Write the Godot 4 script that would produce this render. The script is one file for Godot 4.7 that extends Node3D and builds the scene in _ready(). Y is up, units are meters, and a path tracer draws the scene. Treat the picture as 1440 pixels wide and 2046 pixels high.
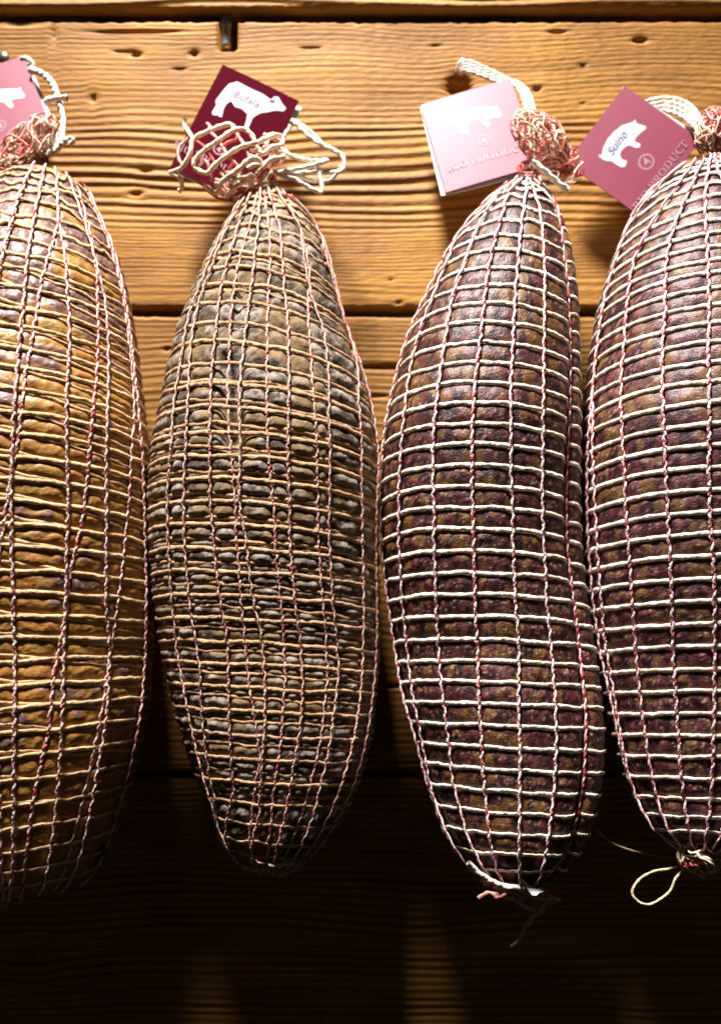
extends Node3D
# Four netted cured meats hanging in a row against a plank wall, lit by one lamp high in front of them.
# Sizes are read off the photograph in its own pixels (1440 x 2046); ray() turns a pixel and a distance from the wall into a point.

const FOCAL := 1650.0      # focal length in photograph pixels
const EYE_Z := 0.56        # camera to wall, metres
const EYE_Y := 1.2
const HORIZON := 1300.0    # pixel row level with the lens

var rng := RandomNumberGenerator.new()
var n_big := FastNoiseLite.new()
var n_mid := FastNoiseLite.new()
var n_fine := FastNoiseLite.new()
var n_cell := FastNoiseLite.new()
var n_cell2 := FastNoiseLite.new()
var mats := {}

func _ready():
	# ---------------------------------------------------------------- camera
	var cam := Camera3D.new()
	cam.name = "camera"
	var lens := CameraAttributesPhysical.new()
	lens.frustum_near = 0.05
	lens.frustum_far = 20.0
	lens.frustum_focal_length = 28.0
	lens.frustum_focus_distance = 0.43
	lens.exposure_aperture = 5.2
	lens.exposure_multiplier = 1.0
	cam.attributes = lens
	cam.near = 0.05
	cam.far = 20.0
	cam.projection = Camera3D.PROJECTION_FRUSTUM
	cam.size = 2046.0 / FOCAL * 0.05
	cam.frustum_offset = Vector2(0, (HORIZON - 1023.0) / FOCAL * 0.05)
	cam.position = Vector3(0, EYE_Y, EYE_Z)
	add_child(cam)
	cam.current = true
	# ---------------------------------------------------------------- air, lamp, exposure
	var env := Environment.new()
	env.background_mode = Environment.BG_COLOR
	env.background_color = Color(0.15, 0.14, 0.125)
	env.background_energy_multiplier = 1.0
	env.tonemap_mode = Environment.TONE_MAPPER_LINEAR
	env.tonemap_exposure = 0.95
	env.sdfgi_enabled = true
	env.ssao_enabled = true
	env.ssil_enabled = true
	var we := WorldEnvironment.new()
	we.name = "air"
	we.environment = env
	add_child(we)
	var lamp := SpotLight3D.new()
	lamp.name = "overhead_lamp"
	lamp.position = Vector3(-0.26, 3.0, 0.60)
	lamp.light_energy = 15.5
	lamp.light_color = Color(1.0, 0.97, 0.95)
	lamp.light_size = 0.16
	lamp.spot_angle = 18.5
	lamp.spot_angle_attenuation = 1.0
	lamp.spot_range = 6.0
	lamp.spot_attenuation = 2.0
	lamp.shadow_enabled = true
	add_child(lamp)
	lamp.look_at(ray(840, 1020, 0.07), Vector3(0, 0, 1))

	setup()
	build_wall()
	build_meats()
	build_tags()
	build_strings()

# ================================================================== helpers
func ray(x: float, y: float, z: float) -> Vector3:
	var d := EYE_Z - z
	return Vector3((x - 720.0) * d / FOCAL, EYE_Y + (HORIZON - y) * d / FOCAL, z)

func proj(p: Vector3) -> Vector2:
	var d := EYE_Z - p.z
	return Vector2(720.0 + p.x * FOCAL / d, HORIZON - (p.y - EYE_Y) * FOCAL / d)

func keyed(k: Array, y: float) -> float:
	if y <= k[0][0]:
		return k[0][1]
	for i in range(1, k.size()):
		if y <= k[i][0]:
			var t: float = (y - k[i - 1][0]) / (k[i][0] - k[i - 1][0])
			return lerpf(k[i - 1][1], k[i][1], t)
	return k[k.size() - 1][1]

func setup():
	rng.seed = 71
	for a in [[n_big, 11, 18.0], [n_mid, 23, 90.0], [n_fine, 37, 420.0]]:
		var n: FastNoiseLite = a[0]
		n.seed = a[1]
		n.noise_type = FastNoiseLite.TYPE_SIMPLEX_SMOOTH
		n.frequency = a[2]
		n.fractal_octaves = 3
	n_cell.seed = 5
	n_cell.noise_type = FastNoiseLite.TYPE_CELLULAR
	n_cell.cellular_return_type = FastNoiseLite.RETURN_CELL_VALUE
	n_cell.cellular_jitter = 1.0
	n_cell.frequency = 165.0
	n_cell.fractal_type = FastNoiseLite.FRACTAL_NONE
	n_cell2.seed = 9
	n_cell2.noise_type = FastNoiseLite.TYPE_CELLULAR
	n_cell2.cellular_return_type = FastNoiseLite.RETURN_DISTANCE
	n_cell2.frequency = 260.0
	n_cell2.fractal_type = FastNoiseLite.FRACTAL_NONE
	mats.wood = surface(0.62, 0.35)
	relief(mats.wood, 900.0, 0.35, 3, Vector3(0.25, 1.6, 1.0))
	mats.meat_oily = surface(0.52, 0.45)
	relief(mats.meat_oily, 260.0, 0.6, 4, Vector3.ONE * 1.8)
	mats.meat_fat = surface(0.48, 0.45)
	relief(mats.meat_fat, 200.0, 0.35, 5, Vector3.ONE)
	mats.meat_mould = surface(0.85, 0.3)
	relief(mats.meat_mould, 300.0, 0.35, 6, Vector3.ONE)
	mats.string = surface(1.0, 0.1)
	relief(mats.string, 500.0, 0.7, 7, Vector3.ONE)
	mats.card = surface(0.57, 0.55)
	mats.matte_card = surface(0.8, 0.12)
	mats.ink = surface(0.6, 0.3)
	mats.iron = surface(0.4, 0.5)
	mats.iron.metallic = 0.85

func surface(rough: float, spec: float) -> StandardMaterial3D:
	var m := StandardMaterial3D.new()
	m.vertex_color_use_as_albedo = true
	m.roughness = rough
	m.metallic_specular = spec
	return m

func relief(m: StandardMaterial3D, _f: float, strength: float, seed_: int, stretch: Vector3):
	var n := FastNoiseLite.new()
	n.seed = seed_
	n.frequency = 0.06
	n.fractal_octaves = 4
	var im := n.get_seamless_image(256, 256)
	im.convert(Image.FORMAT_RGBA8)
	im.bump_map_to_normal_map(5.0)
	m.normal_enabled = true
	m.normal_texture = ImageTexture.create_from_image(im)
	m.normal_scale = strength
	m.uv1_triplanar = true
	m.uv1_world_triplanar = true
	m.uv1_scale = stretch * 22.0

func plain(c: Color, rough: float, spec := 0.4) -> StandardMaterial3D:
	var m := StandardMaterial3D.new()
	m.albedo_color = c.linear_to_srgb()
	m.roughness = rough
	m.metallic_specular = spec
	return m

# ------------------------------------------------------------ mesh collecting
class Soup:
	var v := PackedVector3Array()
	var c := PackedColorArray()
	var i := PackedInt32Array()

func commit(s: Soup, called: String, m: Material, parent: Node) -> MeshInstance3D:
	var a := []
	a.resize(Mesh.ARRAY_MAX)
	a[Mesh.ARRAY_VERTEX] = s.v
	a[Mesh.ARRAY_COLOR] = s.c
	a[Mesh.ARRAY_INDEX] = s.i
	var st := SurfaceTool.new()
	st.create_from_arrays(a, Mesh.PRIMITIVE_TRIANGLES)
	st.generate_normals()
	var o := MeshInstance3D.new()
	o.name = called
	o.mesh = st.commit()
	o.material_override = m
	parent.add_child(o, true)
	return o

func tag_thing(o: Node, label: String, category: String, group := ""):
	o.set_meta("label", label)
	o.set_meta("category", category)
	if group != "":
		o.set_meta("group", group)

func thing(called: String, label: String, category: String, group := "") -> Node3D:
	var o := Node3D.new()
	o.name = called
	add_child(o, true)
	tag_thing(o, label, category, group)
	return o

# a tube along pts; up is a hint for the cross-section; colour and radius per point
func tube(s: Soup, pts: PackedVector3Array, ups: PackedVector3Array, radii: PackedFloat32Array, cols: PackedColorArray, sides: int, closed := false, ridge := 0.0, ridge_step := 0.9, flat := 1.0):
	var n := pts.size()
	if n < 2:
		return
	var base := s.v.size()
	for k in n:
		var a := pts[k - 1] if k > 0 else (pts[n - 1] if closed else pts[k])
		var b := pts[k + 1] if k < n - 1 else (pts[0] if closed else pts[k])
		var t := (b - a).normalized()
		var u := ups[k]
		u = (u - t * u.dot(t)).normalized()
		var w := t.cross(u)
		for j in sides:
			var f := TAU * j / sides
			var r := radii[k]
			if ridge > 0.0:
				r *= 1.0 + ridge * sin(2.0 * f + k * ridge_step)
			s.v.append(pts[k] + (u * cos(f) * flat + w * sin(f)) * r)
			s.c.append(cols[k])
	var last := n if closed else n - 1
	for k in last:
		var p := base + k * sides
		var q := base + ((k + 1) % n) * sides
		for j in sides:
			var j2 := (j + 1) % sides
			s.i.append_array([p + j, p + j2, q + j, q + j, p + j2, q + j2])

func smooth_path(raw: Array, step: float) -> PackedVector3Array:
	var cv := Curve3D.new()
	cv.bake_interval = step
	for k in raw.size():
		var p: Vector3 = raw[k]
		var a: Vector3 = raw[maxi(k - 1, 0)]
		var b: Vector3 = raw[mini(k + 1, raw.size() - 1)]
		var h: Vector3 = (b - a) / 6.0
		cv.add_point(p, -h, h)
	return cv.get_baked_points()

func strand(s: Soup, raw: Array, r: float, col: Color, sides := 6, ridge := 0.12, step := 0.0016):
	var pts := smooth_path(raw, step)
	var ups := PackedVector3Array()
	var rr := PackedFloat32Array()
	var cc := PackedColorArray()
	for k in pts.size():
		ups.append(Vector3(0.11, 0.23, 0.96))
		rr.append(r * (1.0 + 0.12 * n_mid.get_noise_3dv(pts[k] * 4.0)))
		var d := 1.0 + 0.35 * n_fine.get_noise_3dv(pts[k] * 1.5)
		cc.append(Color(col.r * d, col.g * d, col.b * d))
	tube(s, pts, ups, rr, cc, sides, false, ridge, 1.1)

# ================================================================== plank wall
func build_wall():
	var wall := Node3D.new()
	wall.name = "plank_wall"
	wall.set_meta("kind", "structure")
	add_child(wall, true)
	var back := Soup.new()
	box(back, Vector3(0, 1.2, -0.034), Vector3(0.9, 1.2, 0.012), Color(0.34, 0.165, 0.04))
	commit(back, "backing_board", mats.wood, wall)
	# top, bottom, seed, [row, ring spacing, relief mm], tone
	plank(wall, -260.0, 22.0, 3, [[-260, 16, 0.5], [-20, 18, 1.0], [22, 22, 1.6]], 1.0, [], 0.003)
	plank(wall, 42.0, 614.0, 1, [[42, 9, 0.14], [190, 11, 0.26], [235, 13, 0.5], [300, 19, 0.8], [345, 27, 0.85], [400, 18, 0.8], [455, 11, 0.5], [480, 6.5, 0.28], [550, 8, 0.22], [614, 30, 0.1]], 1.0, [
		[272, 109, 9, 4, 3.0], [252, 103, 20, 2.5, 2.0], [388, 106, 8, 6, 2.2], [358, 137, 14, 2.5, 1.5], [186, 196, 5, 9, 2.4], [108, 66, 4, 20, 1.5],
		[265, 64, 80, 3, 1.8], [40, 48, 30, 5, 1.6], [290, 340, 12, 4, 1.6], [272, 387, 12, 5, 2.0], [1112, 64, 16, 3, 2.0], [1278, 80, 14, 5, 2.6], [1165, 131, 5, 4, 2.0],
		[1072, 179, 7, 5, 2.2], [1162, 207, 4, 3, 2.0], [620, 95, 20, 2, 1.4], [870, 90, 10, 2, 1.2],
		[797, 605, 5, 4, 1.8], [780, 560, 4, 3, 1.0], [918, 172, 20, 18, 9.0]], 0.0)
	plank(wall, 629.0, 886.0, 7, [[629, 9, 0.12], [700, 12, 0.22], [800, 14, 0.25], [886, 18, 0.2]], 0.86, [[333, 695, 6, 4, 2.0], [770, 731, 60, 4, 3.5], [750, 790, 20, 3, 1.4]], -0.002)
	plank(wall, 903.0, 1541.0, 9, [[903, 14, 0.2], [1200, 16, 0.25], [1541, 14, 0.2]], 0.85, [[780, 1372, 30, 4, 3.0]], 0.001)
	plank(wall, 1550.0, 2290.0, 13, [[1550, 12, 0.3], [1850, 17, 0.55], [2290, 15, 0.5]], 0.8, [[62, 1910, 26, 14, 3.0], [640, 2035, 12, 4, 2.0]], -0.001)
	# rusty bolt standing in the notch of the broad plank
	var bolt := Soup.new()
	var c := ray(452, 66, -0.007)
	var rings := 10
	var prof := [[0.0, -0.011], [0.0032, -0.011], [0.0036, -0.009], [0.0036, 0.002], [0.0052, 0.0025], [0.0054, 0.0085], [0.0046, 0.0105], [0.0, 0.011]]
	for p in prof:
		for j in rings:
			var f := TAU * j / rings
			bolt.v.append(c + Vector3(cos(f) * p[0], p[1], sin(f) * p[0]))
			bolt.c.append(Color(0.34, 0.36, 0.40))
	for k in prof.size() - 1:
		for j in rings:
			var j2 := (j + 1) % rings
			bolt.i.append_array([k * rings + j, (k + 1) * rings + j, k * rings + j2, k * rings + j2, (k + 1) * rings + j, (k + 1) * rings + j2])
	var bo := commit(bolt, "bolt", mats.iron, self)
	tag_thing(bo, "small grey metal bolt set in the notch of the plank above the dark red tag", "bolt")

func box(s: Soup, c: Vector3, size: Vector3, col: Color):
	var b := s.v.size()
	var h := size * 0.5
	for k in 8:
		s.v.append(c + Vector3(h.x if k & 1 else -h.x, h.y if k & 2 else -h.y, h.z if k & 4 else -h.z))
		s.c.append(col)
	for f in [[0, 2, 1, 3], [4, 5, 6, 7], [0, 1, 4, 5], [2, 6, 3, 7], [0, 4, 2, 6], [1, 3, 5, 7]]:
		s.i.append_array([b + f[0], b + f[1], b + f[2], b + f[2], b + f[1], b + f[3]])

func plank(wall: Node3D, top: float, bottom: float, seed_: int, bands: Array, tone: float, pits: Array, set_back: float):
	var s := Soup.new()
	var x0 := -260.0
	var x1 := 1700.0
	var dx := 8.0
	var dy := 2.2
	var nx := int((x1 - x0) / dx) + 1
	var ny := int((bottom - top) / dy) + 1
	dy = (bottom - top) / (ny - 1)
	# growth rings: phase added up row by row from the spacing of each band
	var space := []
	var amp := []
	for b in bands:
		space.append([b[0], b[1]])
		amp.append([b[0], b[2]])
	var y_lo := top - 60.0
	var phase := PackedFloat32Array()
	var acc := 0.0
	for k in int(bottom - top + 121):
		acc += 1.0 / keyed(space, y_lo + k)
		phase.append(acc)
	var wide := FastNoiseLite.new()
	wide.seed = seed_
	wide.frequency = 0.0022
	wide.fractal_octaves = 2
	var streak := FastNoiseLite.new()
	streak.seed = seed_ + 50
	streak.frequency = 0.02
	streak.fractal_octaves = 3
	var notch := seed_ == 1
	for r in ny + 2:
		var rr := clampi(r - 1, 0, ny - 1)
		var y := top + dy * rr
		var edge := minf(y - top, bottom - y)
		var round_ := 0.0
		if edge < 7.0:
			round_ = 0.0016 * pow(1.0 - edge / 7.0, 2.0)
		for q in nx:
			var x := x0 + dx * q
			var warp := 20.0 * wide.get_noise_2d(x * 0.55, y * 1.3) + 1.2 * wide.get_noise_2d(x * 2.0, y * 6.0 + 900.0)
			if notch:   # grain sweeping under the hanging point of the second meat
				warp += -16.0 * exp(-pow((x - 500.0) / 170.0, 2.0) - pow((y - 330.0) / 110.0, 2.0))
			for p in pits:
				if absf(x - p[0]) < p[2] * 5.0 and absf(y - p[1]) < p[3] * 9.0:
					warp += (y - p[1]) * -0.5 * exp(-pow((x - p[0]) / (p[2] * 2.0), 2.0) - pow((y - p[1]) / (p[3] * 3.0), 2.0))
			var pi_ := clampf(y + warp - y_lo, 0.0, phase.size() - 2.0)
			var ph := lerpf(phase[int(pi_)], phase[int(pi_) + 1], pi_ - floorf(pi_))
			var ring := floorf(ph)
			var t := ph - ring
			var vary := fposmod(sin(ring * 12.9898 + seed_) * 43758.5453, 1.0)
			var ridge := pow(clampf(t / 0.62, 0.0, 1.0), 1.3) if t < 0.62 else pow(1.0 - (t - 0.62) / 0.38, 1.1)
			var st := streak.get_noise_2d(x * 0.12, y * 9.0)
			var blotch := wide.get_noise_2d(x * 1.3 + 300.0, y * 3.0)
			var a := keyed(amp, y) * 0.001
			var h := 1.45 * a * (ridge - 0.5) * (0.35 + 0.9 * vary) + 0.00012 * st - round_ + 0.0006 * blotch
			var deep := 0.0
			for p in pits:
				var e := pow((x - p[0]) / p[2], 2.0) + pow((y - p[1]) / p[3], 2.0)
				if e < 6.0:
					deep += p[4] * 0.0014 * exp(-e * 1.2) * (1.0 + 0.5 * st)
			h -= deep
			if notch and y < 104.0:
				h -= 0.024 * smoothstep(18.0, 11.0, absf(x - 454.0)) * smoothstep(104.0, 88.0, y)
			if r == 0 or r == ny + 1:
				h = -0.026
			var py := y
			if rr < 4 or rr > ny - 5:
				py += (3.0 if notch and rr < 4 else 1.4) * n_big.get_noise_2d(x * 0.0016, top) + 1.6 * n_mid.get_noise_2d(x * 0.0011, top)
			s.v.append(ray(x, py, 0.0) + Vector3(0, 0, h + set_back))
			var late := smoothstep(0.30, 0.85, ridge) * (0.45 + 0.55 * vary)
			var col := Color(0.43, 0.207, 0.042).lerp(Color(0.13, 0.047, 0.006), late * 0.95)
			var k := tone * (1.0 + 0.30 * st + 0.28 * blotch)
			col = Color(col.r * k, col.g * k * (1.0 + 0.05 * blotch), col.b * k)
			s.c.append(col)
	for r in ny + 1:
		for q in nx - 1:
			var a := r * nx + q
			s.i.append_array([a, a + 1, a + nx, a + nx, a + 1, a + nx + 1])
	commit(s, "plank", mats.wood, wall)

# ================================================================== netted meats
class Meat:
	var v0 := 0.0
	var v1 := 0.0
	var step := 2.0
	var cx := PackedFloat32Array()
	var w := PackedFloat32Array()
	var yy := PackedFloat32Array()
	var cz := PackedFloat32Array()
	var d := PackedFloat32Array()
	var slope := PackedFloat32Array()
	var tilt: Array
	var bow := 0.0
	var groove: Array          # [[v, angle]...] of a seam the net pulls in
	var groove_depth := 0.0
	var groove_wide := 0.1

func make_meat(left: Array, right: Array, cz: Array, thick: float, tilt: Array) -> Meat:
	var m := Meat.new()
	m.v0 = left[0][0]
	m.v1 = left[left.size() - 1][0]
	m.tilt = tilt
	var n := int((m.v1 - m.v0) / m.step) + 1
	for k in n:
		var v := m.v0 + k * m.step
		var z := keyed(cz, v)
		var dd := 0.02
		var ps := v
		var w := 0.0
		var c := 0.0
		var y := 0.0
		for it in 5:
			y = (HORIZON - v) * (EYE_Z - z - dd) / FOCAL
			ps = HORIZON - y * FOCAL / (EYE_Z - z)
			var l := keyed(left, ps)
			var r := keyed(right, ps)
			var sc := (EYE_Z - z) / FOCAL
			w = maxf((r - l) * 0.5 * sc - lerpf(0.0022, 0.0003, smoothstep(650.0, 900.0, v)), 0.0015)
			c = ((r + l) * 0.5 - 720.0) * sc
			dd = w * thick
		m.cx.append(c)
		m.w.append(w)
		m.yy.append(EYE_Y + y)
		m.cz.append(z)
		m.d.append(dd)
	for pass_ in 3:      # soften the corners of the traced outline
		for arr in [m.cx, m.w, m.d, m.yy]:
			var b: PackedFloat32Array = arr.duplicate()
			for k in range(3, n - 3):
				arr[k] = (b[k - 3] + b[k - 2] + b[k - 1] + b[k] + b[k + 1] + b[k + 2] + b[k + 3]) / 7.0
	for k in n:
		var a := maxi(k - 3, 0)
		var b := mini(k + 3, n - 1)
		var dy := m.yy[b] - m.yy[a]
		m.slope.append(clampf((m.w[b] - m.w[a]) / dy if absf(dy) > 1e-6 else 0.0, -1.6, 1.6))
	return m

# point and outward normal packed in a Transform: origin and basis.z
func at_meat(m: Meat, v: float, th: float, h: float, seam := 1.0) -> Array:
	var sn := sin(th)
	var cs := cos(th)
	var vv := clampf(v + keyed(m.tilt, v) * sn + m.bow * (1.0 - cs), m.v0, m.v1)
	var f := (vv - m.v0) / m.step
	var k := mini(int(f), m.cx.size() - 2)
	var t := f - k
	var w := lerpf(m.w[k], m.w[k + 1], t)
	var d := lerpf(m.d[k], m.d[k + 1], t)
	var nrm := Vector3(sn * d, -lerpf(m.slope[k], m.slope[k + 1], t) * w, cs * w).normalized()
	var p := Vector3(lerpf(m.cx[k], m.cx[k + 1], t) + w * sn, lerpf(m.yy[k], m.yy[k + 1], t), lerpf(m.cz[k], m.cz[k + 1], t) + d * cs)
	if m.groove_depth > 0.0 and seam > 0.0:
		var g := th - keyed(m.groove, v)
		h -= seam * m.groove_depth * exp(-pow(g / m.groove_wide, 2.0)) * smoothstep(m.v0, m.v0 + 120.0, v)
	return [p + nrm * h, nrm]

# which row and angle of the surface does a pixel see
func on_meat(m: Meat, x: float, y: float) -> Vector2:
	var v := y
	var th := 0.0
	for it in 9:
		v = clampf(v, m.v0 + 3.0, m.v1 - 3.0)
		var p: Vector3 = at_meat(m, v, th, 0.0, 0.0)[0]
		var q := proj(p)
		v += (y - q.y) * 0.8
		var f := (clampf(v, m.v0, m.v1) - m.v0) / m.step
		var k := clampi(int(f), 0, m.cx.size() - 2)
		var depth := EYE_Z - p.z
		var xx := (x - 720.0) * depth / FOCAL
		th = lerpf(th, asin(clampf((xx - m.cx[k]) / m.w[k], -0.985, 0.985)), 0.7)
	return Vector2(clampf(v, m.v0 + 3.0, m.v1 - 3.0), th)

func trace(m: Meat, line: Array) -> Array:
	var out := []
	for p in line:
		var q := on_meat(m, p[0], p[1])
		if out.is_empty() or q.x > out[out.size() - 1][0] + 2.0:
			out.append([q.x, q.y])
	return out

func meat_body(o: Node3D, m: Meat, rings: Array, rings2: Array, slant2: float, cords: Array, kind: String, bulge: float, holes: Array):
	var s := Soup.new()
	var cols := PackedFloat32Array()
	var fine := 212
	for k in fine:
		cols.append(deg_to_rad(lerpf(-118.0, 118.0, k / float(fine - 1))))
	for k in 22:
		cols.append(deg_to_rad(lerpf(124.0, 236.0, k / 21.0)))
	var nc := cols.size()
	var rows := int((m.v1 - m.v0) / 3.8)
	var cord_n := cords.size()
	for r in rows + 1:
		var v := lerpf(m.v0, m.v1, r / float(rows))
		# ring phase of this row
		var a1 := 1.0
		var room := 40.0
		for k in rings.size() - 1:
			if v >= rings[k] and v < rings[k + 1]:
				room = rings[k + 1] - rings[k]
				a1 = pow(sin(PI * (v - rings[k]) / room), 0.55)
		var gap := minf(1.0, room / 30.0)
		var fi := (v - m.v0) / m.step
		var wpx := m.w[clampi(int(fi), 0, m.w.size() - 1)] * 3400.0
		var ang := PackedFloat32Array()
		for c in cords:
			ang.append(keyed(c, v))
		var ends := smoothstep(m.v0, m.v0 + 40.0, v) * smoothstep(m.v1, m.v1 - 40.0, v)
		for q in nc:
			var th := cols[q]
			var near := 1e9
			for k in cord_n:
				near = minf(near, absf(th - ang[k]))
			var ac := 1.0 - exp(-pow(near * wpx / 7.0, 2.0))
			var a2 := 1.0
			if not rings2.is_empty():
				var v2 := v - slant2 * sin(th)
				var nd := 1e9
				for k in rings2:
					nd = minf(nd, absf(v2 - k))
				a2 = 1.0 - 0.6 * exp(-pow(nd / 6.0, 2.0))
			var base: Vector3 = at_meat(m, v, th, 0.0)[0]
			var big := n_big.get_noise_3dv(base * 1.4)
			var mid := n_mid.get_noise_3dv(base)
			var fn := n_fine.get_noise_3dv(base)
			var h := bulge * (a1 * (0.45 + 0.55 * ac) * a2 - 0.35) * gap * (1.0 + 0.45 * mid)
			match kind:
				"fat":
					h += 0.0006 * mid + 0.00008 * fn
				"mould":
					h += 0.0005 * mid + 0.0001 * fn
				_:
					h += 0.0003 * mid + 0.00012 * fn
			for g in holes:
				var pv := clampf((v - g[0]) / (g[1] - g[0]), 0.0, 1.0)
				if v > g[0] - 30.0 and v < g[1] + 30.0:
					var dth := th - lerpf(g[2], g[3], pv)
					h -= g[5] * exp(-pow(dth / g[4], 2.0)) * smoothstep(g[0] - 30.0, g[0] + 20.0, v) * smoothstep(g[1] + 30.0, g[1] - 20.0, v) * (0.6 + 0.4 * a1)
			h *= ends
			var pn := at_meat(m, v, th, h - 0.0006)
			s.v.append(pn[0])
			s.c.append(meat_color(kind, base, big, mid, fn, v))
	for r in rows:
		for q in nc:
			var q2 := (q + 1) % nc
			var a := r * nc + q
			var b := r * nc + q2
			s.i.append_array([a, a + nc, b, b, a + nc, b + nc])
	var body := commit(s, "meat", mats[{"fat": "meat_fat", "mould": "meat_mould", "dark": "meat_oily", "pink": "meat_oily"}[kind]], o)
	body.mesh.surface_get_arrays(0)

func meat_color(kind: String, p: Vector3, big: float, mid: float, fn: float, v: float) -> Color:
	var c: Color
	match kind:
		"fat":
			var t := smoothstep(-0.12, 0.2, big + 0.5 * mid + 0.62 * smoothstep(860.0, 480.0, v) - 0.34)
			c = Color(0.39, 0.18, 0.036).lerp(Color(0.29, 0.105, 0.026), smoothstep(0.0, 0.5, mid))
			c = c.lerp(Color(0.33, 0.19, 0.036), 0.8 * smoothstep(0.05, 0.35, -0.15 + 0.16 + n_big.get_noise_3dv(p * 2.0 + Vector3(3, 1, 7))))
			c = c.lerp(Color(0.135, 0.058, 0.05).lerp(Color(0.26, 0.17, 0.13), smoothstep(-0.1, 0.5, fn)), t)
		"mould":
			var dust := smoothstep(-0.35, 0.45, mid + 0.6 * fn + 0.25 * big)
			c = Color(0.060, 0.040, 0.026).lerp(Color(0.265, 0.225, 0.19), dust)
			c = c.lerp(Color(0.20, 0.125, 0.05), 0.75 * smoothstep(0.0, 0.4, n_big.get_noise_3dv(p * 1.7 + Vector3(5, 2, 1)) + 0.08))
		_:
			var q := Vector3(p.x * 1.15, p.y * 0.62, p.z * 1.15) + Vector3(mid, fn, mid) * 0.0012
			var cell := n_cell.get_noise_3dv(q)
			var cell_b := n_cell.get_noise_3dv(q * 1.9 + Vector3(4, 4, 4))
			var red := Color(0.070, 0.012, 0.014)
			var dark := Color(0.020, 0.006, 0.007)
			var fat := Color(0.135, 0.062, 0.014)
			var rose := Color(0.105, 0.034, 0.024)
			if kind == "pink":
				red = Color(0.092, 0.018, 0.025)
				dark = Color(0.030, 0.008, 0.012)
				fat = Color(0.145, 0.072, 0.026)
				rose = Color(0.135, 0.050, 0.042)
			c = dark.lerp(red, smoothstep(-0.6, 0.3, cell_b))
			c = c.lerp(rose, 0.8 * smoothstep(0.35, 0.55, cell_b))
			c = c.lerp(fat, 0.85 * smoothstep(0.40, 0.48, cell))
			c = c.lerp(Color(0.34, 0.24, 0.19), 0.45 * smoothstep(0.33, 0.46, fn + 0.25 * big))
			var k := 1.0 + 0.45 * mid + 0.35 * fn
			c = Color(c.r * k, c.g * k, c.b * k)
	var g := clampf(1.0 + 0.35 * fn + 0.2 * mid, 0.4, 1.6)
	return Color(maxf(c.r * g, 0.004), maxf(c.g * g, 0.004), maxf(c.b * g, 0.004))

# one elastic ring of the net
func net_ring(net: Node3D, m: Meat, v: float, slant: float, r: float, lift: float, tone: Color, id: int, jitter: float):
	var pts := PackedVector3Array()
	var ups := PackedVector3Array()
	var rad := PackedFloat32Array()
	var col := PackedColorArray()
	var angles := PackedFloat32Array()
	for k in 170:
		angles.append(deg_to_rad(lerpf(-120.0, 120.0, k / 169.0)))
	for k in 18:
		angles.append(deg_to_rad(lerpf(126.0, 234.0, k / 17.0)))
	var warm := n_mid.get_noise_2d(id * 0.13, v * 0.01)
	for th in angles:
		var j := jitter * (2.2 if id < 7 else 1.0) * (n_big.get_noise_2d(th * 0.09, id * 0.37) + 0.5 * n_mid.get_noise_2d(th * 0.03, id * 0.21))
		var vv := v + slant * sin(th) + j * 5.0
		var pn := at_meat(m, vv, th, lift)
		pts.append(pn[0])
		ups.append(pn[1])
		var nn := n_fine.get_noise_3dv(pn[0] * 1.2)
		var nb := n_mid.get_noise_3dv(pn[0] * 0.7)
		rad.append(r * (1.0 + 0.14 * nn + 0.12 * nb))
		var k := clampf(1.0 + 0.30 * nn + 0.42 * nb + 0.25 * warm, 0.45, 1.3)
		col.append(Color(tone.r * k, tone.g * k * (1.0 - 0.06 * warm + 0.06 * nb), tone.b * k * (1.0 - 0.2 * warm + 0.15 * nb)))
	var s := Soup.new()
	tube(s, pts, ups, rad, col, 8, true, 0.08, 1.25, 0.5)
	commit(s, "net_ring", mats.string, net)

# one lengthwise cord: a pale strand with a red one laid around it
func net_cord(net: Node3D, m: Meat, line: Array, r: float, redness: float, pale: Color, lift: float, id: int):
	var s := Soup.new()
	var first: float = m.v0 + 4.0
	var last: float = m.v1 - 4.0
	var n := int((last - first) / 4.2)
	for which in 2:
		var pts := PackedVector3Array()
		var ups := PackedVector3Array()
		var rad := PackedFloat32Array()
		var col := PackedColorArray()
		var turn := id * 1.7
		for k in n + 1:
			var v := lerpf(first, last, k / float(n))
			var th := keyed(line, v) + 0.012 * n_mid.get_noise_2d(v * 0.002, id)
			var pn := at_meat(m, v, th, lift)
			turn += 0.85 + 0.8 * n_mid.get_noise_2d(v * 0.004, id * 3.0)
			var side: Vector3 = Vector3(0, 1, 0).cross(pn[1]).normalized()
			var away: Vector3 = side * cos(turn) + pn[1] * sin(turn)
			var wob := n_mid.get_noise_2d(v * 0.0016, id * 7.0 + 2.0)
			if which == 0:
				pts.append(pn[0] + away * r * 0.38)
				rad.append(r * (0.82 + 0.2 * wob))
				var t := clampf(0.12 + 0.9 * wob + 0.35 * redness, 0.0, 1.0) * 0.5
				var k2 := 1.0 + 0.25 * n_fine.get_noise_3dv(pn[0])
				var cc := pale.lerp(Color(0.60, 0.30, 0.29), t)
				col.append(Color(cc.r * k2, cc.g * k2, cc.b * k2))
			else:
				pts.append(pn[0] - away * r * 0.55)
				rad.append(r * clampf(0.12 + 0.42 * redness + 0.75 * n_mid.get_noise_2d(v * 0.0045, id * 5.0 + 9.0), 0.08, 0.85))
				col.append(Color(0.44, 0.06, 0.07).lerp(Color(0.60, 0.24, 0.23), clampf(0.4 - redness * 0.5 + wob, 0.0, 1.0)))
			ups.append(pn[1])
		tube(s, pts, ups, rad, col, 5, false, 0.0, 0.9, 0.75)
	commit(s, "net_cord", mats.string, net)

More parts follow.
